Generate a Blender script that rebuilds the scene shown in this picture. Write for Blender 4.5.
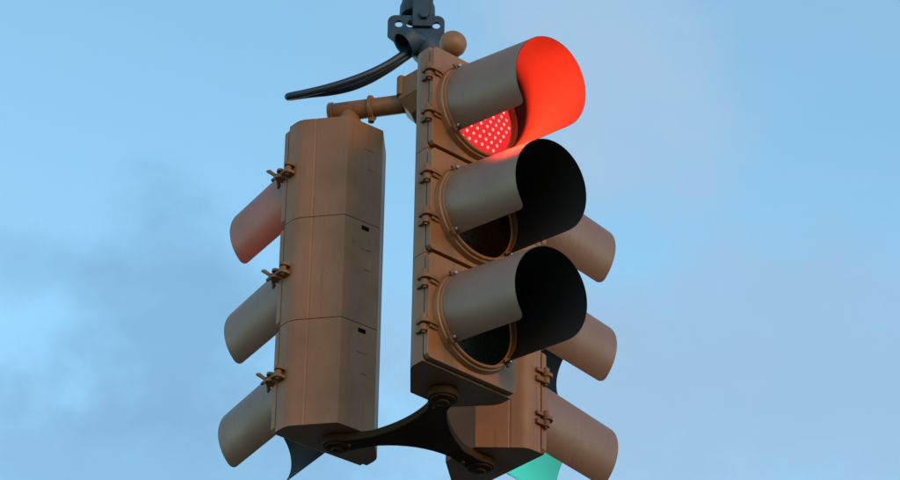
import bpy, bmesh, math, random
from mathutils import Vector, Matrix
random.seed(7)
R = math.radians
scene = bpy.context.scene
for o in list(bpy.data.objects):
    bpy.data.objects.remove(o)
C = scene.collection

# ------------------------------------------------------------------ camera
Z0 = 6.354                       # height of the cluster's reference point above the street
PITCH, DIST, ROLL = 0.53385, 9.3407, -0.017684
cam_d = bpy.data.cameras.new('camera')
cam_d.sensor_width = 36.0
cam_d.lens = 3200.36 / 900 * 36
cam_d.clip_end = 500
cam = bpy.data.objects.new('camera', cam_d)
C.objects.link(cam)
F = Vector((0, math.cos(PITCH), math.sin(PITCH)))
Rt = Vector((1, 0, 0))
Up = Rt.cross(F)
c_, s_ = math.cos(ROLL), math.sin(ROLL)
r2 = Rt * c_ - Up * s_
u2 = Rt * s_ + Up * c_
m = Matrix((r2, u2, -F)).transposed().to_4x4()
m.translation = Vector((0, -DIST * math.cos(PITCH), Z0 - DIST * math.sin(PITCH)))
cam.matrix_world = m
scene.camera = cam

# ------------------------------------------------------------------ sky and soft evening sun
SUN_EL, SUN_AZ = R(16), R(146)           # azimuth clockwise from +Y: nearly setting, behind the camera to the right
world = bpy.data.worlds.new('World')
scene.world = world
world.use_nodes = True
wt = world.node_tree
wt.nodes.clear()
wn, wl = wt.nodes.new, wt.links.new
sky = wn('ShaderNodeTexSky')
sky.sky_type = 'NISHITA'
sky.sun_disc = False
sky.sun_elevation = SUN_EL
sky.sun_rotation = SUN_AZ
sky.air_density = 1.0
sky.dust_density = 0.0
sky.ozone_density = 2.4
SKY_STRENGTH = 0.15
tc = wn('ShaderNodeTexCoord')
tint = wn('ShaderNodeMix')
tint.data_type = 'RGBA'
tint.blend_type = 'MULTIPLY'
tint.inputs['Factor'].default_value = 1.0
tint.inputs[7].default_value = (0.87, 1.0, 0.84, 1)
wl(sky.outputs['Color'], tint.inputs[6])

def wnoise(scale, detail, rough, loc):
    mp = wn('ShaderNodeMapping')
    mp.inputs['Location'].default_value = loc
    mp.inputs['Scale'].default_value = scale
    wl(tc.outputs['Generated'], mp.inputs['Vector'])
    nz = wn('ShaderNodeTexNoise')
    nz.inputs['Scale'].default_value = 1.0
    nz.inputs['Detail'].default_value = detail
    nz.inputs['Roughness'].default_value = rough
    wl(mp.outputs['Vector'], nz.inputs['Vector'])
    return nz.outputs['Fac']

wisp = wnoise((26, 26, 34), 6.0, 0.55, (3.1, 0.4, 1.7))       # ragged cloud edges

def cloud_bank(pxc, pyc, rx, ry, lo, hi, top, col, src):
    """soft cloud bank fixed in the sky round one direction, its edge broken up by noise"""
    d = (F * 3200.36 + r2 * (pxc - 450) + u2 * (240 - pyc)).normalized()
    sb = wn('ShaderNodeVectorMath'); sb.operation = 'SUBTRACT'
    wl(tc.outputs['Generated'], sb.inputs[0]); sb.inputs[1].default_value = d
    sc_ = wn('ShaderNodeVectorMath'); sc_.operation = 'MULTIPLY'
    sc_.inputs[1].default_value = (3200 / rx, 3200 / rx, 3200 / ry)
    wl(sb.outputs[0], sc_.inputs[0])
    ln = wn('ShaderNodeVectorMath'); ln.operation = 'LENGTH'
    wl(sc_.outputs[0], ln.inputs[0])
    ma = wn('ShaderNodeMath'); ma.operation = 'MULTIPLY_ADD'
    wl(wisp, ma.inputs[0]); ma.inputs[1].default_value = 1.7
    wl(ln.outputs['Value'], ma.inputs[2])
    mr = wn('ShaderNodeMapRange'); mr.interpolation_type = 'SMOOTHSTEP'
    mr.inputs[1].default_value = hi + 0.85; mr.inputs[2].default_value = lo + 0.85
    mr.inputs[3].default_value = 0.0; mr.inputs[4].default_value = top
    wl(ma.outputs[0], mr.inputs[0])
    mx = wn('ShaderNodeMix'); mx.data_type = 'RGBA'
    wl(mr.outputs[0], mx.inputs['Factor']); wl(src, mx.inputs[6])
    mx.inputs[7].default_value = (*col, 1)
    return mx.outputs[2]

# thin uneven veil everywhere, then the banks of pale and of lilac-grey cloud
veil = wn('ShaderNodeMapRange'); veil.interpolation_type = 'SMOOTHSTEP'
veil.inputs[1].default_value = 0.45; veil.inputs[2].default_value = 0.75; veil.inputs[4].default_value = 0.35
wl(wnoise((6, 5, 11), 5.0, 0.5, (0.62, 0.3, 0.41)), veil.inputs[0])
mx = wn('ShaderNodeMix'); mx.data_type = 'RGBA'
wl(veil.outputs[0], mx.inputs['Factor']); wl(tint.outputs[2], mx.inputs[6])
PALE, LILAC = (1.10, 1.62, 2.21), (0.60, 1.18, 1.86)
mx.inputs[7].default_value = (*PALE, 1)
cs = mx.outputs[2]
cs = cloud_bank(600, 60, 130, 260, 0.35, 1.25, 0.85, PALE, cs)
cs = cloud_bank(800, 390, 330, 120, 0.25, 1.25, 0.75, (0.98, 1.48, 2.08), cs)
cs = cloud_bank(560, 420, 260, 160, 0.3, 1.2, 0.6, (1.01, 1.53, 2.13), cs)
cs = cloud_bank(170, 340, 130, 160, 0.2, 1.25, 0.7, LILAC, cs)
cs = cloud_bank(25, 265, 90, 40, 0.2, 1.2, 0.4, LILAC, cs)
cs = cloud_bank(170, 480, 330, 110, 0.2, 1.3, 0.7, (0.67, 1.26, 1.93), cs)
bg = wn('ShaderNodeBackground')
bg.inputs['Strength'].default_value = SKY_STRENGTH
wl(cs, bg.inputs['Color'])
wo = wn('ShaderNodeOutputWorld')
wl(bg.outputs['Background'], wo.inputs['Surface'])

sun_d = bpy.data.lights.new('sun', 'SUN')
sun_d.energy = 0.56
sun_d.angle = R(14)
sun_d.color = (1.0, 0.40, 0.05)
sun = bpy.data.objects.new('sun', sun_d)
C.objects.link(sun)
sd = Vector((math.sin(SUN_AZ) * math.cos(SUN_EL), math.cos(SUN_AZ) * math.cos(SUN_EL), math.sin(SUN_EL)))
sun.rotation_euler = (-sd).to_track_quat('-Z', 'Y').to_euler()
sun.location = (0, 0, 30)

vs = scene.view_settings
vs.view_transform = 'Standard'
vs.look = 'None'
vs.gamma = 1.0
vs.use_curve_mapping = False
vs.exposure = 1.22
scene.render.engine = 'CYCLES'
scene.render.resolution_x, scene.render.resolution_y = 1024, 546

# ------------------------------------------------------------------ materials
def paint(name, base, dark, rough=0.48, chips=True, scale=1.0, bump=0.12, spec=1.0):
    m = bpy.data.materials.new(name)
    m.use_nodes = True
    t = m.node_tree
    n, l = t.nodes.new, t.links.new
    b = t.nodes['Principled BSDF']
    tc = n('ShaderNodeTexCoord')
    oi = n('ShaderNodeObjectInfo')
    ad = n('ShaderNodeVectorMath')
    ad.operation = 'ADD'
    rv = n('ShaderNodeCombineXYZ')
    ml = n('ShaderNodeMath'); ml.operation = 'MULTIPLY'; ml.inputs[1].default_value = 37.0
    l(oi.outputs['Random'], ml.inputs[0])
    for k in range(3):
        l(ml.outputs[0], rv.inputs[k])
    l(tc.outputs['Object'], ad.inputs[0])
    l(rv.outputs[0], ad.inputs[1])
    # broad grime
    n1 = n('ShaderNodeTexNoise'); n1.inputs['Scale'].default_value = 7 * scale; n1.inputs['Detail'].default_value = 6
    l(ad.outputs[0], n1.inputs['Vector'])
    r1 = n('ShaderNodeMapRange'); r1.inputs[1].default_value = 0.38; r1.inputs[2].default_value = 0.78
    l(n1.outputs['Fac'], r1.inputs[0])
    # vertical run-off streaks
    mp = n('ShaderNodeMapping'); mp.inputs['Scale'].default_value = (70 * scale, 70 * scale, 3.0)
    l(ad.outputs[0], mp.inputs['Vector'])
    n2 = n('ShaderNodeTexNoise'); n2.inputs['Scale'].default_value = 1.0; n2.inputs['Detail'].default_value = 4
    l(mp.outputs[0], n2.inputs['Vector'])
    r2 = n('ShaderNodeMapRange'); r2.inputs[1].default_value = 0.5; r2.inputs[2].default_value = 0.8; r2.inputs[4].default_value = 0.75
    l(n2.outputs['Fac'], r2.inputs[0])
    mxm = n('ShaderNodeMath'); mxm.operation = 'MAXIMUM'
    hm = n('ShaderNodeMath'); hm.operation = 'MULTIPLY'; hm.inputs[1].default_value = 0.6
    l(r1.outputs[0], hm.inputs[0])
    l(hm.outputs[0], mxm.inputs[0]); l(r2.outputs[0], mxm.inputs[1])
    mx = n('ShaderNodeMix'); mx.data_type = 'RGBA'
    mx.inputs[6].default_value = (*base, 1); mx.inputs[7].default_value = (*dark, 1)
    l(mxm.outputs[0], mx.inputs['Factor'])
    out = mx.outputs[2]
    n3 = n('ShaderNodeTexNoise'); n3.inputs['Scale'].default_value = 260 * scale; n3.inputs['Detail'].default_value = 3
    l(ad.outputs[0], n3.inputs['Vector'])
    if chips:
        n4 = n('ShaderNodeTexNoise'); n4.inputs['Scale'].default_value = 42 * scale; n4.inputs['Detail'].default_value = 5
        n4.inputs['Roughness'].default_value = 0.65
        l(ad.outputs[0], n4.inputs['Vector'])
        r4 = n('ShaderNodeMapRange'); r4.inputs[1].default_value = 0.675; r4.inputs[2].default_value = 0.73
        l(n4.outputs['Fac'], r4.inputs[0])
        mc = n('ShaderNodeMix'); mc.data_type = 'RGBA'
        mc.inputs[7].default_value = (dark[0] * 0.35, dark[1] * 0.3, dark[2] * 0.3, 1)
        l(r4.outputs[0], mc.inputs['Factor']); l(out, mc.inputs[6])
        out = mc.outputs[2]
    # fine mottling
    mm = n('ShaderNodeMapRange'); mm.inputs[3].default_value = 0.86; mm.inputs[4].default_value = 1.12
    l(n3.outputs['Fac'], mm.inputs[0])
    vm = n('ShaderNodeVectorMath'); vm.operation = 'SCALE'
    l(out, vm.inputs[0]); l(mm.outputs[0], vm.inputs['Scale'])
    l(vm.outputs[0], b.inputs['Base Color'])
    rr = n('ShaderNodeMapRange'); rr.inputs[3].default_value = rough - 0.1; rr.inputs[4].default_value = rough + 0.16
    l(n1.outputs['Fac'], rr.inputs[0])
    l(rr.outputs[0], b.inputs['Roughness'])
    b.inputs['Specular IOR Level'].default_value = spec
    bp = n('ShaderNodeBump'); bp.inputs['Strength'].default_value = bump; bp.inputs['Distance'].default_value = 0.001
    l(n3.outputs['Fac'], bp.inputs['Height'])
    l(bp.outputs[0], b.inputs['Normal'])
    return m

def plain(name, col, rough=0.5, metal=0.0, spec=0.5, emit=None, es=0.0):
    m = bpy.data.materials.new(name)
    m.use_nodes = True
    b = m.node_tree.nodes['Principled BSDF']
    b.inputs['Base Color'].default_value = (*col, 1)
    b.inputs['Roughness'].default_value = rough
    b.inputs['Metallic'].default_value = metal
    b.inputs['Specular IOR Level'].default_value = spec
    if emit:
        b.inputs['Emission Color'].default_value = (*emit, 1)
        b.inputs['Emission Strength'].default_value = es
    return m

M_TAN = paint('tan_paint', (0.272, 0.112, 0.042), (0.145, 0.054, 0.017), rough=0.48, spec=0.55)
M_VIS = paint('tan_visor_paint', (0.232, 0.115, 0.072), (0.155, 0.070, 0.038), rough=0.46, spec=0.8)
M_HARD = paint('rusty_tan_hardware', (0.24, 0.11, 0.045), (0.09, 0.035, 0.015), rough=0.6, scale=2.0, spec=0.4)
M_BLACK = plain('visor_black', (0.026, 0.025, 0.025), 0.6, spec=0.14)
def glowing(src, name, f):
    """copy of a material with red translucency added to make the visor glow"""
    m = src.copy()
    m.name = name
    t = m.node_tree
    out = next(n for n in t.nodes if n.type == 'OUTPUT_MATERIAL')
    b = next(n for n in t.nodes if n.type == 'BSDF_PRINCIPLED')
    tr = t.nodes.new('ShaderNodeBsdfTranslucent')
    tr.inputs['Color'].default_value = (0.9, 0.05, 0.02, 1)
    mx = t.nodes.new('ShaderNodeMixShader')
    mx.inputs[0].default_value = f
    t.links.new(b.outputs[0], mx.inputs[1]); t.links.new(tr.outputs[0], mx.inputs[2])
    t.links.new(mx.outputs[0], out.inputs['Surface'])
    return m
M_VIS_T = glowing(M_VIS, 'translucent_visor_paint', 0.07)  # red see-through mix added for the glow on one visor
M_BLACK_T = glowing(M_BLACK, 'translucent_visor_black', 0.065)
M_DARK = plain('dark_gap', (0.006, 0.005, 0.005), 0.9, spec=0.05)
M_BRKT = paint('bracket_paint', (0.050, 0.022, 0.009), (0.022, 0.010, 0.005), rough=0.75, scale=1.5, spec=0.15)
M_BLUE = paint('dark_blue_grey_metal', (0.024, 0.048, 0.078), (0.010, 0.019, 0.031), rough=0.5, scale=2.0, spec=0.35)
M_CABLE = paint('cable_rubber', (0.012, 0.024, 0.045), (0.008, 0.013, 0.022), rough=0.42, chips=False, scale=2.0, spec=0.5)
M_STEEL = plain('worn_steel', (0.45, 0.43, 0.40), 0.35, metal=0.9)
M_LENS_R = plain('lit_red_lens', (0.02, 0.001, 0.001), 0.6, spec=0.0, emit=(1.0, 0.034, 0.034), es=0.37)
M_LED_R = plain('red_led', (0.02, 0.004, 0.004), 0.5, spec=0.0, emit=(1.0, 0.26, 0.25), es=0.78)
M_LENS_G = plain('lit_green_lens', (0.004, 0.08, 0.05), 0.2, emit=(0.03, 1.0, 0.55), es=0.4)
M_LED_G = plain('green_led', (0.1, 0.3, 0.2), 0.3, emit=(0.5, 1.0, 0.8), es=0.8)
M_OFF_R = plain('unlit_red_lens', (0.02, 0.003, 0.003), 0.3, spec=0.2)
M_OFF_Y = plain('unlit_amber_lens', (0.006, 0.003, 0.001), 0.35, spec=0.06)
M_OFF_G = plain('unlit_green_lens', (0.001, 0.005, 0.004), 0.35, spec=0.08)
M_OFF_LED = plain('unlit_led', (0.005, 0.005, 0.005), 0.4, spec=0.08)

# ------------------------------------------------------------------ mesh helpers
def mesh_of(bm, name, mats, smooth=35):
    bmesh.ops.recalc_face_normals(bm, faces=bm.faces)
    me = bpy.data.meshes.new(name)
    bm.to_mesh(me)
    bm.free()
    for mt in mats:
        me.materials.append(mt)
    me.polygons.foreach_set('use_smooth', [True] * len(me.polygons))
    me.set_sharp_from_angle(angle=R(smooth))
    return me

def add(name, me, parent=None, loc=(0, 0, 0), rot=(0, 0, 0), bevel=0.0, seg=2):
    o = bpy.data.objects.new(name, me)
    C.objects.link(o)
    o.parent = parent
    o.location = loc
    o.rotation_euler = rot
    if bevel:
        b = o.modifiers.new('bevel', 'BEVEL')
        b.width = bevel
        b.segments = seg
        b.limit_method = 'ANGLE'
        b.angle_limit = R(32)
        b.harden_normals = True
    return o

def empty(name, loc, rz, label, cat, group=None):
    o = bpy.data.objects.new(name, None)
    o.empty_display_size = 0.1
    C.objects.link(o)
    o.location = loc
    o.rotation_euler = (0, 0, rz)
    o['label'] = label
    o['category'] = cat
    if group:
        o['group'] = group
    return o

def b_prism(bm, pts, z0, z1, mat=0):
    a = [bm.verts.new((x, y, z0)) for x, y in pts]
    b = [bm.verts.new((x, y, z1)) for x, y in pts]
    n = len(pts)
    fs = [bm.faces.new(a[::-1]), bm.faces.new(b)]
    for i in range(n):
        fs.append(bm.faces.new((a[i], a[(i + 1) % n], b[(i + 1) % n], b[i])))
    for f in fs:
        f.material_index = mat
    return fs

def b_box(bm, x0, x1, y0, y1, z0, z1, mat=0):
    return b_prism(bm, [(x0, y0), (x1, y0), (x1, y1), (x0, y1)], z0, z1, mat)

def frame(d):
    d = Vector(d).normalized()
    a = Vector((0, 0, 1)) if abs(d.z) < 0.9 else Vector((1, 0, 0))
    x = a.cross(d).normalized()
    return x, d.cross(x).normalized(), d

def b_rings(bm, rings, cap0=True, cap1=True, mat=0):
    """rings: list of (centre, axis, radius); lofted, constant vertex count"""
    N = rings[0][3] if len(rings[0]) > 3 else 24
    prev = None
    first = None
    for rg in rings:
        c, d, r = Vector(rg[0]), rg[1], rg[2]
        x, y, _ = frame(d)
        vsn = [bm.verts.new(c + (x * math.cos(2 * math.pi * k / N) + y * math.sin(2 * math.pi * k / N)) * r) for k in range(N)]
        if prev:
            for k in range(N):
                bm.faces.new((prev[k], prev[(k + 1) % N], vsn[(k + 1) % N], vsn[k])).material_index = mat
        else:
            first = vsn
        prev = vsn
    if cap0:
        bm.faces.new(first[::-1]).material_index = mat
    if cap1:
        bm.faces.new(prev).material_index = mat

def b_cyl(bm, p0, p1, r0, r1=None, N=20, mat=0):
    p0, p1 = Vector(p0), Vector(p1)
    d = p1 - p0
    b_rings(bm, [(p0, d, r0, N), (p1, d, r0 if r1 is None else r1, N)], mat=mat)

def b_lathe(bm, p0, d, prof, N=28, mat=0, caps=(True, True)):
    """prof: (distance along d, radius)"""
    p0 = Vector(p0)
    d = Vector(d).normalized()
    b_rings(bm, [(p0 + d * t, d, max(r, 1e-4), N) for t, r in prof], caps[0], caps[1], mat)

def b_tube(bm, pts, r, N=12, mat=0):
    pts = [Vector(p) for p in pts]
    n = len(pts)
    tang = [(pts[min(i + 1, n - 1)] - pts[max(i - 1, 0)]).normalized() for i in range(n)]
    x, y, _ = frame(tang[0])
    prev = None
    for i, p in enumerate(pts):
        t = tang[i]
        x = (x - t * x.dot(t)).normalized()
        y = t.cross(x)
        ring = [bm.verts.new(p + (x * math.cos(2 * math.pi * k / N) + y * math.sin(2 * math.pi * k / N)) * r) for k in range(N)]
        if prev:
            for k in range(N):
                bm.faces.new((prev[k], prev[(k + 1) % N], ring[(k + 1) % N], ring[k])).material_index = mat
        else:
            bm.faces.new(ring[::-1])
        prev = ring
    bm.faces.new(prev)

def catmull(P, n=8):
    P = [Vector(p) for p in P]
    Q = [P[0] * 2 - P[1]] + P + [P[-1] * 2 - P[-2]]
    out = []
    for i in range(1, len(Q) - 2):
        for k in range(n):
            t = k / n
            a, b, c, d = Q[i - 1], Q[i], Q[i + 1], Q[i + 2]
            out.append(0.5 * ((2 * b) + (c - a) * t + (2 * a - 5 * b + 4 * c - d) * t * t + (3 * b - a - 3 * c + d) * t ** 3))
    out.append(P[-1])
    return out

# ------------------------------------------------------------------ street far below
def asphalt():
    m = paint('asphalt', (0.045, 0.044, 0.042), (0.03, 0.029, 0.028), rough=0.85, chips=False, scale=0.02, bump=0.0)
    return m
bm = bmesh.new()
bmesh.ops.create_grid(bm, x_segments=4, y_segments=4, size=300)
gr = add('ground', mesh_of(bm, 'ground', [asphalt()]))
gr['kind'] = 'structure'

# ------------------------------------------------------------------ signal head: x = across the front, -y = facing, z = up
SEC = 0.356            # height of one section
HW = 0.1697            # half width
S, CW, CD = 0.075, 0.1026, 0.1169
DOOR_T = 0.019
GAP = 0.0035

def housing_profile():
    pts = [(-HW, DOOR_T + GAP)]
    def side(sg):
        # from the front edge of the shell round to the back flat
        res = [(sg * HW, DOOR_T + GAP)]
        # rounded shoulder where the straight side turns into the sloping one
        a0 = Vector((0, 1)); a1 = Vector((-sg * CW, CD)).normalized()
        cor = Vector((sg * HW, S))
        for k in range(7):
            t = k / 6
            p = (cor - a0 * 0.022) * (1 - t) ** 2 + cor * 2 * t * (1 - t) + (cor + a1 * 0.022) * t * t
            res.append((p.x, p.y))
        # moulded groove a third of the way along the slope
        nrm = Vector((sg * CD, CW)).normalized()
        L = math.hypot(CW, CD)
        for q, dep in ((0.345 * L - 0.0035, 0), (0.345 * L - 0.001, -0.0016), (0.345 * L + 0.001, -0.0016), (0.345 * L + 0.0035, 0)):
            p = cor + a1 * q + nrm * dep
            res.append((p.x, p.y))
        res.append((sg * (HW - CW), S + CD))
        return res
    r = side(1)
    l_ = side(-1)
    return r + l_[::-1]

def make_housing():
    bm = bmesh.new()
    b_prism(bm, housing_profile(), 0.0008, SEC - 0.0008)
    return mesh_of(bm, 'housing', [M_TAN], 28)

def make_door():
    bm = bmesh.new()
    hw, z0, z1 = HW + 0.001, 0.006, SEC - 0.006
    N = 96
    zc = SEC / 2
    hh = (z1 - z0) / 2
    rc = 0.012
    def outer(a):
        cx, cz = math.cos(a), math.sin(a)
        k = min(hw / max(abs(cx), 1e-9), hh / max(abs(cz), 1e-9))
        x, z = cx * k, cz * k
        # rounded corners
        ax, az = abs(x), abs(z)
        if ax > hw - rc and az > hh - rc:
            v = Vector((ax - (hw - rc), az - (hh - rc)))
            if v.length > rc:
                v = v.normalized() * rc
            ax, az = hw - rc + v.x, hh - rc + v.y
            x, z = math.copysign(ax, x), math.copysign(az, z)
        return x, z
    loops = []
    for y, kind in ((0.0, 'o'), (DOOR_T, 'o'), (DOOR_T, 'i'), (0.0, 'i')):
        vsn = []
        for k in range(N):
            a = 2 * math.pi * (k + 0.5) / N
            x, z = outer(a) if kind == 'o' else (0.143 * math.cos(a), 0.143 * math.sin(a))
            vsn.append(bm.verts.new((x, y, zc + z)))
        loops.append(vsn)
    for i in range(4):
        a, b = loops[i], loops[(i + 1) % 4]
        for k in range(N):
            bm.faces.new((a[k], a[(k + 1) % N], b[(k + 1) % N], b[k]))
    return mesh_of(bm, 'door', [M_TAN], 30)

def make_collar():
    """raised round rim of the door that carries the visor, with a second inner lip"""
    bm = bmesh.new()
    N = 64
    prof = [(-0.001, 0.1585), (0.018, 0.1545), (0.020, 0.1500), (0.0285, 0.1492), (0.0305, 0.1475),
            (0.0305, 0.1415), (0.012, 0.1405), (0.010, 0.1365), (-0.001, 0.1365)]
    loops = []
    for t, r in prof:
        loops.append([bm.verts.new((r * math.cos(2 * math.pi * k / N), -t, r * math.sin(2 * math.pi * k / N))) for k in range(N)])
    for i in range(len(loops)):
        a, b = loops[i], loops[(i + 1) % len(loops)]
        for k in range(N):
            bm.faces.new((a[k], a[(k + 1) % N], b[(k + 1) % N], b[k]))
    return mesh_of(bm, 'visor_ring', [M_TAN], 30)

VR0, VR1, VL, VT, VO = 0.1440, 0.1378, 0.3006, 0.144, 0.0294
def make_visor():
    """cutaway visor: tapered tube open below, tan outside, black inside"""
    bm = bmesh.new()
    ax = Vector((0, -math.cos(VT), -math.sin(VT)))
    up = Vector((0, -math.sin(VT), math.cos(VT)))
    ux = Vector((1, 0, 0))
    A0 = R(-50.5)
    A1 = R(230.5)
    NT, NS = 84, 16
    rc_s = 0.075                     # corner rounding along the length
    rc_a = R(8.5)
    th = 0.0016
    def P(s, a, off):
        r = VR0 + (VR1 - VR0) * s + off
        return Vector((0, -VO, 0)) + ax * (VL * s) + ux * (r * math.cos(a)) + up * (r * math.sin(a))
    def smax(a):
        e = min(a - A0, A1 - a)
        if e >= rc_a:
            return 1.0
        t = 1 - e / rc_a
        return 1.0 - rc_s * (1 - math.sqrt(max(0, 1 - t * t)))
    angs = []
    for k in range(NT + 1):
        angs.append(A0 + (A1 - A0) * k / NT)
    extra = [rc_a * q for q in (0.02, 0.06, 0.14, 0.25, 0.4)]
    angs = sorted(angs + [A0 + e for e in extra] + [A1 - e for e in extra])
    grid = {}
    for lay, off in ((0, th / 2), (1, -th / 2)):
        for i, a in enumerate(angs):
            sm = smax(a)
            for j in range(NS + 1):
                s = -0.05 + (sm + 0.05) * j / NS
                grid[lay, i, j] = bm.verts.new(P(s, a, off))
    n = len(angs) - 1
    for lay in (0, 1):
        for i in range(n):
            for j in range(NS):
                f = bm.faces.new((grid[lay, i, j], grid[lay, i + 1, j], grid[lay, i + 1, j + 1], grid[lay, i, j + 1]))
                f.material_index = lay
    def edge(seq):
        for (i, j), (i2, j2) in zip(seq, seq[1:]):
            bm.faces.new((grid[0, i, j], grid[0, i2, j2], grid[1, i2, j2], grid[1, i, j])).material_index = 1
    edge([(i, NS) for i in range(n + 1)])
    edge([(0, j) for j in range(NS + 1)])
    edge([(n, j) for j in range(NS + 1)])
    edge([(i, 0) for i in range(n + 1)])
    return mesh_of(bm, 'visor', [M_VIS, M_BLACK], 40)

def make_tab():
    """screw tab that clamps the visor to the ring, with its screw"""
    bm = bmesh.new()
    b_box(bm, -0.010, 0.010, -0.004, 0.004, -0.016, 0.010)
    b_lathe(bm, (0, -0.003, -0.004), (0, -1, 0), [(0, 0.0065), (0.004, 0.0065), (0.0065, 0.004), (0.0068, 0.0)], 12)
    return mesh_of(bm, 'visor_tab', [M_HARD], 30)

def make_screw():
    bm = bmesh.new()
    b_lathe(bm, (0, 0, 0), (0, -1, 0), [(0, 0.006), (0.003, 0.006), (0.0055, 0.0042), (0.0062, 0.0005)], 12)
    return mesh_of(bm, 'screw', [M_STEEL], 30)

def make_lens(mat):
    bm = bmesh.new()
    prof = []
    for k in range(11):
        r = 0.1365 * (1 - k / 10)
        prof.append((0.008 + 0.018 * (1 - (r / 0.1365) ** 2), r))
    b_lathe(bm, (0, 0, 0), (0, -1, 0), [(0, 0.1365)] + prof, 48)
    return mesh_of(bm, 'lens', [mat], 50)

def make_leds(mat, base_r=0.0052):
    bm = bmesh.new()
    sp = 0.0245
    for j in range(-7, 8):
        for i in range(-7, 8):
            x = (i + (0.5 if j % 2 else 0)) * sp
            z = j * sp * 0.866
            r = math.hypot(x, z)
            if r > 0.126:
                continue
            y = -(0.008 + 0.018 * (1 - (r / 0.1365) ** 2))
            b_lathe(bm, (x, y + 0.002, z), (0, -1, 0), [(0, base_r), (0.003, base_r * 0.9), (0.0055, base_r * 0.45)], 8)
    return mesh_of(bm, 'led_grid', [mat], 60)

def arc(cx, cy, r, a0, a1, n):
    return [(cx + r * math.cos(a0 + (a1 - a0) * k / n), cy + r * math.sin(a0 + (a1 - a0) * k / n)) for k in range(n + 1)]

def make_hinge():
    """hinge at the -x edge; origin at the door edge (x = -HW), y = 0 on the door front"""
    bm = bmesh.new()
    # ear of the door: horizontal plate hugging the front face
    ear = [(0.030, 0.002)] + [(0.026, -0.006)] + [(0.010, -0.011)] + arc(-0.006, 0.004, 0.0145, R(-85), R(-250), 8) + [(0.0, 0.016), (0.001, 0.002)]
    b_prism(bm, ear, -0.0045, 0.0045)
    # gusset running down into the door face
    b_prism(bm, [(0.0, 0.001), (0.0, -0.007), (0.022, -0.004), (0.026, 0.001)], -0.012, -0.0046)
    # knuckle of the shell
    b_cyl(bm, (-0.0065, 0.008, 0.0048), (-0.0065, 0.008, 0.017), 0.0088, N=14)
    b_cyl(bm, (-0.0065, 0.008, -0.0048), (-0.0065, 0.008, -0.020), 0.0092, N=14)
    b_box(bm, -0.008, 0.001, 0.010, 0.038, 0.0049, 0.014)
    b_box(bm, -0.008, 0.001, 0.010, 0.038, -0.017, -0.0049)
    # pin
    b_cyl(bm, (-0.0065, 0.008, -0.024), (-0.0065, 0.008, 0.0205), 0.0045, N=10)
    return mesh_of(bm, 'hinge', [M_HARD], 30)

def make_latch():
    """swing bolt with wing nut at the +x edge; origin at the door edge, y = 0 on the door front"""
    bm = bmesh.new()
    for z in (-0.012, 0.012):
        ear = [(-0.001, 0.058)] + [(0.010, 0.058)] + arc(0.014, 0.044, 0.012, R(80), R(-60), 6) + [(0.0, 0.026)]
        b_prism(bm, ear, z - 0.0045, z + 0.0045)
        ear = [(-0.020, -0.004), (-0.020, 0.0), (-0.001, 0.012), (0.0, 0.014)] + arc(0.013, 0.004, 0.011, R(80), R(-70), 6) + [(0.0, -0.010)]
        b_prism(bm, ear, z * 0.85 - 0.004, z * 0.85 + 0.004)
    b_cyl(bm, (0.014, 0.044, -0.020), (0.014, 0.044, 0.020), 0.005, N=10)
    b_lathe(bm, (0.014, 0.044, -0.006), (0, 0, 1), [(0, 0.0085), (0.012, 0.0085)], 12)
    b_cyl(bm, (0.014, 0.044, 0), (0.013, -0.034, -0.002), 0.0048, N=10)
    # wing nut
    b_lathe(bm, (0.0132, -0.008, -0.001), (-0.01, -1, -0.02), [(0, 0.0095), (0.006, 0.0090), (0.013, 0.0060)], 12)
    for sg in (-1, 1):
        w = [(-0.008 + 0.014 + sg * 0.0, 0)]
        p0 = Vector((0.0132, -0.014, -0.001)) + Vector((sg * 0.005, 0, sg * 0.004))
        p1 = p0 + Vector((sg * 0.013, -0.010, sg * 0.010))
        p2 = p1 + Vector((sg * 0.003, -0.008, sg * 0.003))
        b_rings(bm, [(p0, p1 - p0, 0.0052, 8), (p1, p2 - p0, 0.0062, 8), (p2, p2 - p1, 0.0040, 8)])
    return mesh_of(bm, 'wing_bolt', [M_HARD], 30)

def make_slot():
    bm = bmesh.new()
    b_box(bm, -0.013, 0.013, -0.002, 0.0022, -0.0065, 0.0065)
    return mesh_of(bm, 'drain_slot', [M_DARK], 30)

def make_mark(w):
    bm = bmesh.new()
    b_box(bm, -w, w, -0.001, 0.0012, -0.0018, 0.0018)
    return mesh_of(bm, 'moulded_mark', [M_HARD], 30)

def translucent_visor():
    me = ME['visor'].copy()
    me.materials[0] = M_VIS_T
    me.materials[1] = M_BLACK_T
    return me
ME = dict(housing=make_housing(), door=make_door(), collar=make_collar(), visor=make_visor(), tab=make_tab(), screw=make_screw(),
          hinge=make_hinge(), latch=make_latch(), slot=make_slot(), mark=make_mark(0.020), mark2=make_mark(0.011),
          lens_r=make_lens(M_LENS_R), lens_g=make_lens(M_LENS_G), off_r=make_lens(M_OFF_R), off_y=make_lens(M_OFF_Y), off_g=make_lens(M_OFF_G),
          led_r=make_leds(M_LED_R), led_g=make_leds(M_LED_G), led_off=make_leds(M_OFF_LED, 0.004))

ME['translucent'] = translucent_visor()
LAMP = {'red': ((1.0, 0.034, 0.011), 10.5), 'green': ((0.10, 1.0, 0.80), 11.5)}

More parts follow.
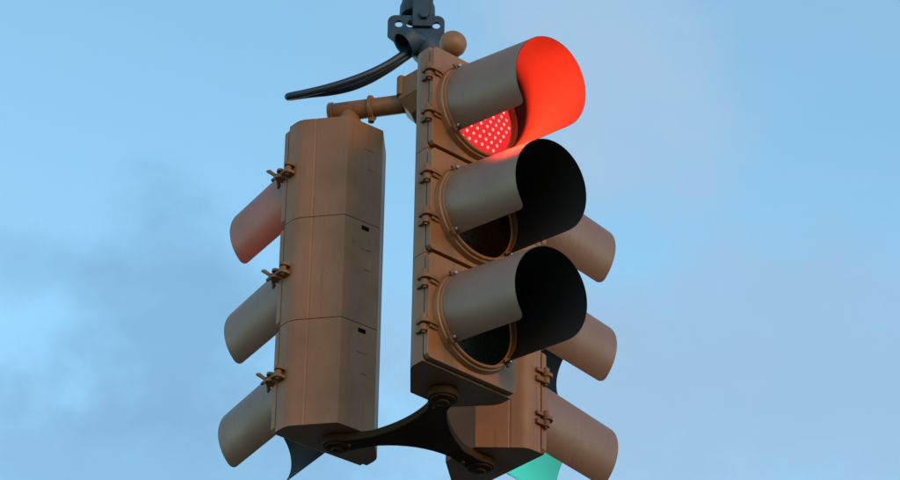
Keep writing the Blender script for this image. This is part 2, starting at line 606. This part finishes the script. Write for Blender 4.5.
def signal_head(loc, yaw, lit, label):
    t = empty('traffic_signal', loc, yaw + math.pi / 2, label, 'traffic light', 'traffic signals of the hanging cluster')
    for k, colour in enumerate(('green', 'yellow', 'red')):
        z = k * SEC
        hs = add('housing', ME['housing'], t, (0, 0, z), bevel=0.0022)
        if k < 2:
            add('drain_slot', ME['slot'], hs, (-0.010, S + CD, SEC - 0.022))
        add('moulded_mark', ME['mark'], hs, (-0.014, S + CD, SEC - 0.095))
        add('moulded_mark', ME['mark2'], hs, (-0.022, S + CD, SEC - 0.165))
        dr = add('door', ME['door'], t, (0, 0, z), bevel=0.0025)
        for zz in (0.735, 0.325):
            add('hinge', ME['hinge'], dr, (-HW, 0, SEC * zz), bevel=0.0012).scale = (1.35, 1.2, 1.4)
        add('wing_bolt', ME['latch'], dr, (HW, 0, SEC * 0.51), rot=(0, R(random.uniform(-8, 8)), 0), bevel=0.0010).scale = (1.15, 1.1, 1.15)
        add('visor_ring', ME['collar'], dr, (0, 0, SEC / 2), bevel=0)
        vz = random.uniform(-1, 1) * R(0.5)
        translucent = lit == 'red' and colour == 'red' and yaw > 1
        v = add('visor', ME['translucent' if translucent else 'visor'], t, (0, 0, z + SEC / 2 + 0.0023), rot=(vz, 0, 0))
        if translucent:
            v['label'] = 'visor glowing red along its lower edge'
        for a in (45, 135, 225, 315):
            ca, sa = math.cos(R(a)), math.sin(R(a))
            tb = add('visor_tab', ME['tab'], v, (0.1525 * ca, -0.0315, 0.1525 * sa), rot=(0, R(90 - a), 0), bevel=0.001)
            add('screw', ME['screw'], v, (0.1485 * ca, -0.041, 0.1485 * sa))
        on = colour == lit
        key = {'red': 'r', 'yellow': 'y', 'green': 'g'}[colour]
        ln = add('lens', ME[('lens_' if on else 'off_') + key], t, (0, 0, z + SEC / 2))
        lg = add('led_grid', ME['led_' + key if on else 'led_off'], ln)
        lg['kind'] = 'stuff'
        if on:
            ln['label'] = 'lit %s lens' % colour
            col, en = LAMP[colour]
            ld = bpy.data.lights.new('lamp', 'AREA')
            ld.shape = 'DISK'
            ld.size = 0.25
            ld.energy = en
            ld.color = col
            ld.spread = R(84)
            lo = bpy.data.objects.new('lamp', ld)
            C.objects.link(lo)
            lo.parent = ln
            lo.location = (0, -0.036, 0)
            lo.rotation_euler = (R(-74), 0, 0)      # the -Z of the lamp looks along -Y of the head
    return t

HEADS = [((0.0707, 0.0, Z0 - 0.4532), -0.85065, 'red', 'tan traffic signal facing the viewer with its red lamp glowing'),
         ((-0.3851, 0.4825, Z0 - 0.4555), 2.23453, 'red', 'tan traffic signal seen from behind on the left, visors pointing away'),
         ((0.1876, 0.6133, Z0 - 0.4534), 0.70842, 'green', 'tan traffic signal mostly hidden behind the front one, green glow below')]
for hd in HEADS:
    signal_head(*hd)

# ------------------------------------------------------------------ lower three-armed bracket
AX = Vector((-0.066, 0.330))
AXL = Vector((-0.064, 0.306))
HUBS = [Vector((-0.012, 0.083)), Vector((-0.322, 0.398)), Vector((0.100, 0.520))]
ZB = Z0 - 0.4555
lower = empty('lower_bracket', (AXL.x, AXL.y, ZB - 0.05), 0, 'dark three-armed bracket joining the undersides of the three signals', 'bracket')
order = sorted(range(3), key=lambda i: math.atan2(*(HUBS[i] - AXL).yx))
def make_web():
    pts = []
    for n_, i in enumerate(order):
        d = (HUBS[i] - AXL)
        L = d.length
        d = d / L
        p = Vector((-d.y, d.x))
        w = 0.030
        # right edge out, round end, left edge back
        pts.append(d * (0.155) - p * w)
        pts.append(d * (L - 0.050) - p * (w + 0.002))
        a0 = math.atan2(d.y, d.x)
        for k in range(13):
            a = a0 - R(125) + R(250) * k / 12
            pts.append(d * L + Vector((math.cos(a), math.sin(a))) * 0.045)
        pts.append(d * (L - 0.050) + p * (w + 0.002))
        pts.append(d * (0.155) + p * w)
        j = order[(n_ + 1) % 3]
        d2 = (HUBS[j] - AXL).normalized()
        p2 = Vector((-d2.y, d2.x))
        A_, B_ = d * 0.155 + p * w, d2 * 0.155 - p2 * w
        mid = (d + d2).normalized() * 0.066
        for k in range(1, 8):
            q = k / 8
            pts.append(A_ * (1 - q) ** 2 + mid * 2 * q * (1 - q) + B_ * q * q)
    bm = bmesh.new()
    b_prism(bm, [(v.x, v.y) for v in pts], 0.024, 0.0495)
    return mesh_of(bm, 'arm_web', [M_BRKT], 40)
add('arm_web', make_web(), lower, bevel=0.004, seg=3)
bm = bmesh.new()
b_lathe(bm, (0, 0, 0.0239), (0, 0, -1), [(0, 0.038), (0.004, 0.038), (0.006, 0.034)], 28)
me = mesh_of(bm, 'hub_washer', [M_BRKT], 30)
bm = bmesh.new()
b_lathe(bm, (0, 0, 0.0178), (0, 0, -1), [(0, 0.020), (0.007, 0.020), (0.009, 0.016)], 6)
men = mesh_of(bm, 'hub_nut', [M_BRKT], 30)
bm = bmesh.new()
b_lathe(bm, (0, 0, 0.0239), (0, 0, -1), [(0, 0.0060), (0.004, 0.0060), (0.005, 0.004)], 8)
meb = mesh_of(bm, 'set_screw', [M_HARD], 30)
for h in HUBS:
    d = h - AXL
    add('hub_washer', me, lower, (d.x, d.y, 0), bevel=0.001)
    add('hub_nut', men, lower, (d.x, d.y, 0), rot=(0, 0, random.uniform(0, 1)), bevel=0.001)
    e = d * 0.80
    add('set_screw', meb, lower, (e.x - 0.016, e.y, 0))

# ------------------------------------------------------------------ upper bracket: centre box, three pipes with tees
ZP = 0.700                                 # pipe height in cluster coordinates
upper = empty('upper_bracket', (AX.x, AX.y, Z0 + ZP - 0.07), 0, 'tan pipe bracket above the signals with a round collar on its pipe', 'bracket')
zc = 0.07
TOPS = [Vector((-0.014, 0.078)), Vector((-0.322, 0.400)), Vector((0.105, 0.530))]
bm = bmesh.new()
box = []
for i in order:
    d = (TOPS[i] - AX).normalized()
    p = Vector((-d.y, d.x))
    box += [d * 0.092 - p * 0.050, d * 0.092 + p * 0.050]
b_rings_pts = [(v.x, v.y) for v in box]
b_prism(bm, b_rings_pts, zc - 0.018, zc + 0.062)
low = [(v.x * 0.62, v.y * 0.62) for v in box]
a = [bm.verts.new((x, y, zc - 0.0185)) for x, y in b_rings_pts]
b = [bm.verts.new((x, y, zc - 0.062)) for x, y in low]
for k in range(6):
    bm.faces.new((a[k], a[(k + 1) % 6], b[(k + 1) % 6], b[k]))
bm.faces.new(a); bm.faces.new(b[::-1])
add('junction_box', mesh_of(bm, 'junction_box', [M_TAN], 30), upper, bevel=0.004, seg=3)
for k, v in enumerate(box):
    bm = bmesh.new()
    b_lathe(bm, (v.x * 0.93, v.y * 0.93, zc + 0.0), (0, 0, 1), [(0, 0.014), (0.064, 0.014), (0.070, 0.011)], 14)
    add('bolt_boss', mesh_of(bm, 'bolt_boss', [M_HARD], 30), upper)
PIPE_R = 0.0305
for i, tp in enumerate(TOPS):
    v = tp - AX
    L = v.length
    d = Vector((v.x / L, v.y / L, 0))
    o3 = Vector((0, 0, zc))
    bm = bmesh.new()
    b_lathe(bm, o3 + d * 0.088, d, [(0, PIPE_R), (L - 0.088 + 0.062, PIPE_R)], 32)
    pipe = add('pipe', mesh_of(bm, 'pipe', [M_TAN], 30), upper)
    bm = bmesh.new()
    b_lathe(bm, o3 + d * (L - 0.080), d, [(0, 0.0335), (0.002, 0.040), (0.013, 0.041), (0.016, 0.0335)], 32)
    add('collar', mesh_of(bm, 'collar', [M_TAN], 30), pipe, bevel=0.0012)
    bm = bmesh.new()
    pz = (d * (L - 0.072)) + o3
    b_cyl(bm, pz + Vector((0, 0, -0.052)), pz + Vector((0, 0, -0.034)), 0.010, N=8)
    add('set_screw', mesh_of(bm, 'set_screw', [M_HARD], 30), pipe)
    bm = bmesh.new()
    b_lathe(bm, Vector((v.x, v.y, zc + 0.004)), (0, 0, -1),
            [(0, 0.026), (0.020, 0.0295), (0.040, 0.036), (0.060, 0.046), (0.074, 0.058), (0.0885, 0.060)], 32)
    add('tee_neck', mesh_of(bm, 'tee_neck', [M_TAN], 40), pipe)
    bm = bmesh.new()
    if i == 0:
        b_lathe(bm, o3 + d * (L + 0.050), d, [(0, 0.034), (0.004, 0.041), (0.020, 0.0415), (0.030, 0.038), (0.040, 0.029), (0.047, 0.016), (0.050, 0.001)], 32)
    else:
        b_lathe(bm, o3 + d * (L + 0.050), d, [(0, 0.032), (0.002, 0.0345), (0.014, 0.0345), (0.017, 0.031), (0.0175, 0.001)], 32)
    add('end_cap', mesh_of(bm, 'end_cap', [M_TAN], 40), pipe)

# ------------------------------------------------------------------ hanger above
hang = empty('span_wire_hanger', (-0.1, 0.33, Z0 + 0.77), 0, 'dark blue-grey metal hanger with a drilled plate above the signals', 'hanger')
HX, HZ = 0.1, -0.77                 # cluster -> hanger coordinates (y is relative to 0.33)
def hp(x, y, z):
    return Vector((x + HX, y - 0.33, z + HZ))
# drilled plate
bm = bmesh.new()
x0, x1, z0, z1 = -0.209, -0.029, 0.905, 1.016
outl = arc(x1 - 0.024, z1 - 0.024, 0.024, 0, R(90), 6) + arc(x0 + 0.024, z1 - 0.024, 0.024, R(90), R(180), 6) + [(x0, 0.937), (x0 + 0.034, 0.905), (x1 - 0.03, 0.905), (x1, 0.93)]
def plate_with_holes(outl, holes, y0, y1):
    bm = bmesh.new()
    def ring(pts):
        vv = [bm.verts.new((x, 0, z)) for x, z in pts]
        return [bm.edges.new((vv[k], vv[(k + 1) % len(vv)])) for k in range(len(vv))]
    es = ring(outl)
    for hx, hz, hr in holes:
        es += ring([(hx + hr * math.cos(-2 * math.pi * k / 18), hz + hr * math.sin(-2 * math.pi * k / 18)) for k in range(18)])
    bmesh.ops.triangle_fill(bm, use_beauty=True, use_dissolve=False, edges=es)
    # drop any triangle that filled a hole
    dead = [f for f in bm.faces if any(math.hypot(f.calc_center_median().x - hx, f.calc_center_median().z - hz) < hr * 0.93 for hx, hz, hr in holes)]
    bmesh.ops.delete(bm, geom=dead, context='FACES_ONLY')
    fs = list(bm.faces)
    ex = bmesh.ops.extrude_face_region(bm, geom=fs)
    for v in ex['geom']:
        if isinstance(v, bmesh.types.BMVert):
            v.co.y = y1
    for f in fs:
        for v in f.verts:
            v.co.y = y0
    return bm
holes = [(-0.174, 0.983, 0.0125), (-0.138, 0.983, 0.0125), (-0.055, 0.979, 0.0125)]
bm = plate_with_holes([(x + HX, z + HZ) for x, z in outl], [(x + HX, z + HZ, r) for x, z, r in holes], -0.006, 0.006)
add('hanger_plate', mesh_of(bm, 'hanger_plate', [M_BLUE], 30), hang, bevel=0.0015)
# clevis straps in front of and behind the plate
for yy in (-0.0185, 0.0075):
    bm = bmesh.new()
    b_box(bm, -0.131 + HX, -0.069 + HX, yy, yy + 0.011, 0.968 + HZ, 1.32 + HZ)
    add('strap', mesh_of(bm, 'strap', [M_BLUE], 30), hang, bevel=0.003)
bm = bmesh.new()
b_lathe(bm, (-0.095 + HX, -0.0186, 1.008 + HZ), (0, -1, 0), [(0, 0.017), (0.010, 0.017), (0.012, 0.014)], 6)
add('bolt', mesh_of(bm, 'bolt', [M_BLUE], 30), hang, bevel=0.001)
# cup of the clamp above
bm = bmesh.new()
cx = -0.117 + HX
b_lathe(bm, (cx, 0.052, 1.30 + HZ), (0, 0, -1), [(0, 0.050), (0.20, 0.050), (0.215, 0.056), (0.245, 0.057), (0.252, 0.053), (0.252, 0.043), (0.23, 0.041), (0.23, 0.001)], 32)
add('clamp_cup', mesh_of(bm, 'clamp_cup', [M_BLUE], 35), hang)
# cast cable entrance elbow under the plate
bm = bmesh.new()
dO = Vector((-0.70, -0.16, -0.69)).normalized()
pO = hp(-0.158, 0.290, 0.880)
dn = Vector((0.25, 0.05, -1)).normalized()
b_rings(bm, [
    (pO - dO * 0.040, dO, 0.001, 28), (pO - dO * 0.040, dO, 0.035, 28), (pO - dO * 0.006, dO, 0.037, 28), (pO, dO, 0.0385, 28), (pO, dO, 0.046, 28), (pO - dO * 0.012, dO, 0.0475, 28),
    (pO - dO * 0.034, (dO * 1.0 + Vector((0, 0, -0.1))).normalized(), 0.049, 28),
    (hp(-0.108, 0.322, 0.904), (dO * 0.75 + Vector((0, 0, -0.5))).normalized() , 0.052, 28)], False, True)
add('cable_entrance', mesh_of(bm, 'cable_entrance', [M_BLUE], 35), hang)
bm = bmesh.new()
b_rings(bm, [(hp(-0.100, 0.33, 0.938), (0, 0, -1), 0.030, 28), (hp(-0.095, 0.33, 0.925), (0, 0, -1), 0.048, 28), (hp(-0.088, 0.33, 0.90), (0, 0, -1), 0.056, 28),
             (hp(-0.078, 0.33, 0.868), (0.1, 0, -1), 0.050, 28), (hp(-0.070, 0.33, 0.84), (0.1, 0, -1), 0.036, 28), (hp(-0.066, 0.33, 0.768), (0, 0, -1), 0.033, 28)])
add('neck', mesh_of(bm, 'neck', [M_BLUE], 50), hang)

# ------------------------------------------------------------------ loop of cable hanging out of the entrance
def px(pxx, pyy, y):
    """pixel of the photograph -> point on the vertical plane at depth y (linear near the hanger)"""
    z = 0.85 + (60.2 - pyy) / 263.0 + (y - 0.33) * 0.59
    x = -0.066 + (pxx - 432.3) / 318.0
    return Vector((x, y, z))
outp = [px(412, 50, .315), px(402, 56.5, .300), (px(388, 66.0, .288)), px(370, 75.5, .280), px(350, 83.5, .276), px(330, 90.0, .275), px(310, 95.2, .278), px(297, 98.0, .281)]
tip = [px(291.5, 99.2, .290), px(291.8, 99.6, .303)]
back = [px(298, 98.4, .310), px(312, 96.2, .312), px(332, 93.6, .314), px(352, 89.0, .316), px(370, 81.5, .316), px(387, 71.5, .314), px(402, 61.0, .312), px(414, 52, .322)]
path = catmull(outp + tip + back, 8)
base = Vector((-0.30, 0.29, 0.70))
bm = bmesh.new()
b_tube(bm, [p - base for p in path], 0.0118, 14)
cab = add('cable_loop', mesh_of(bm, 'cable_loop', [M_CABLE], 60), None, (base.x, base.y, base.z + Z0))
cab['label'] = 'dark cable loop sticking out to the left of the metal hanger'
cab['category'] = 'cable'
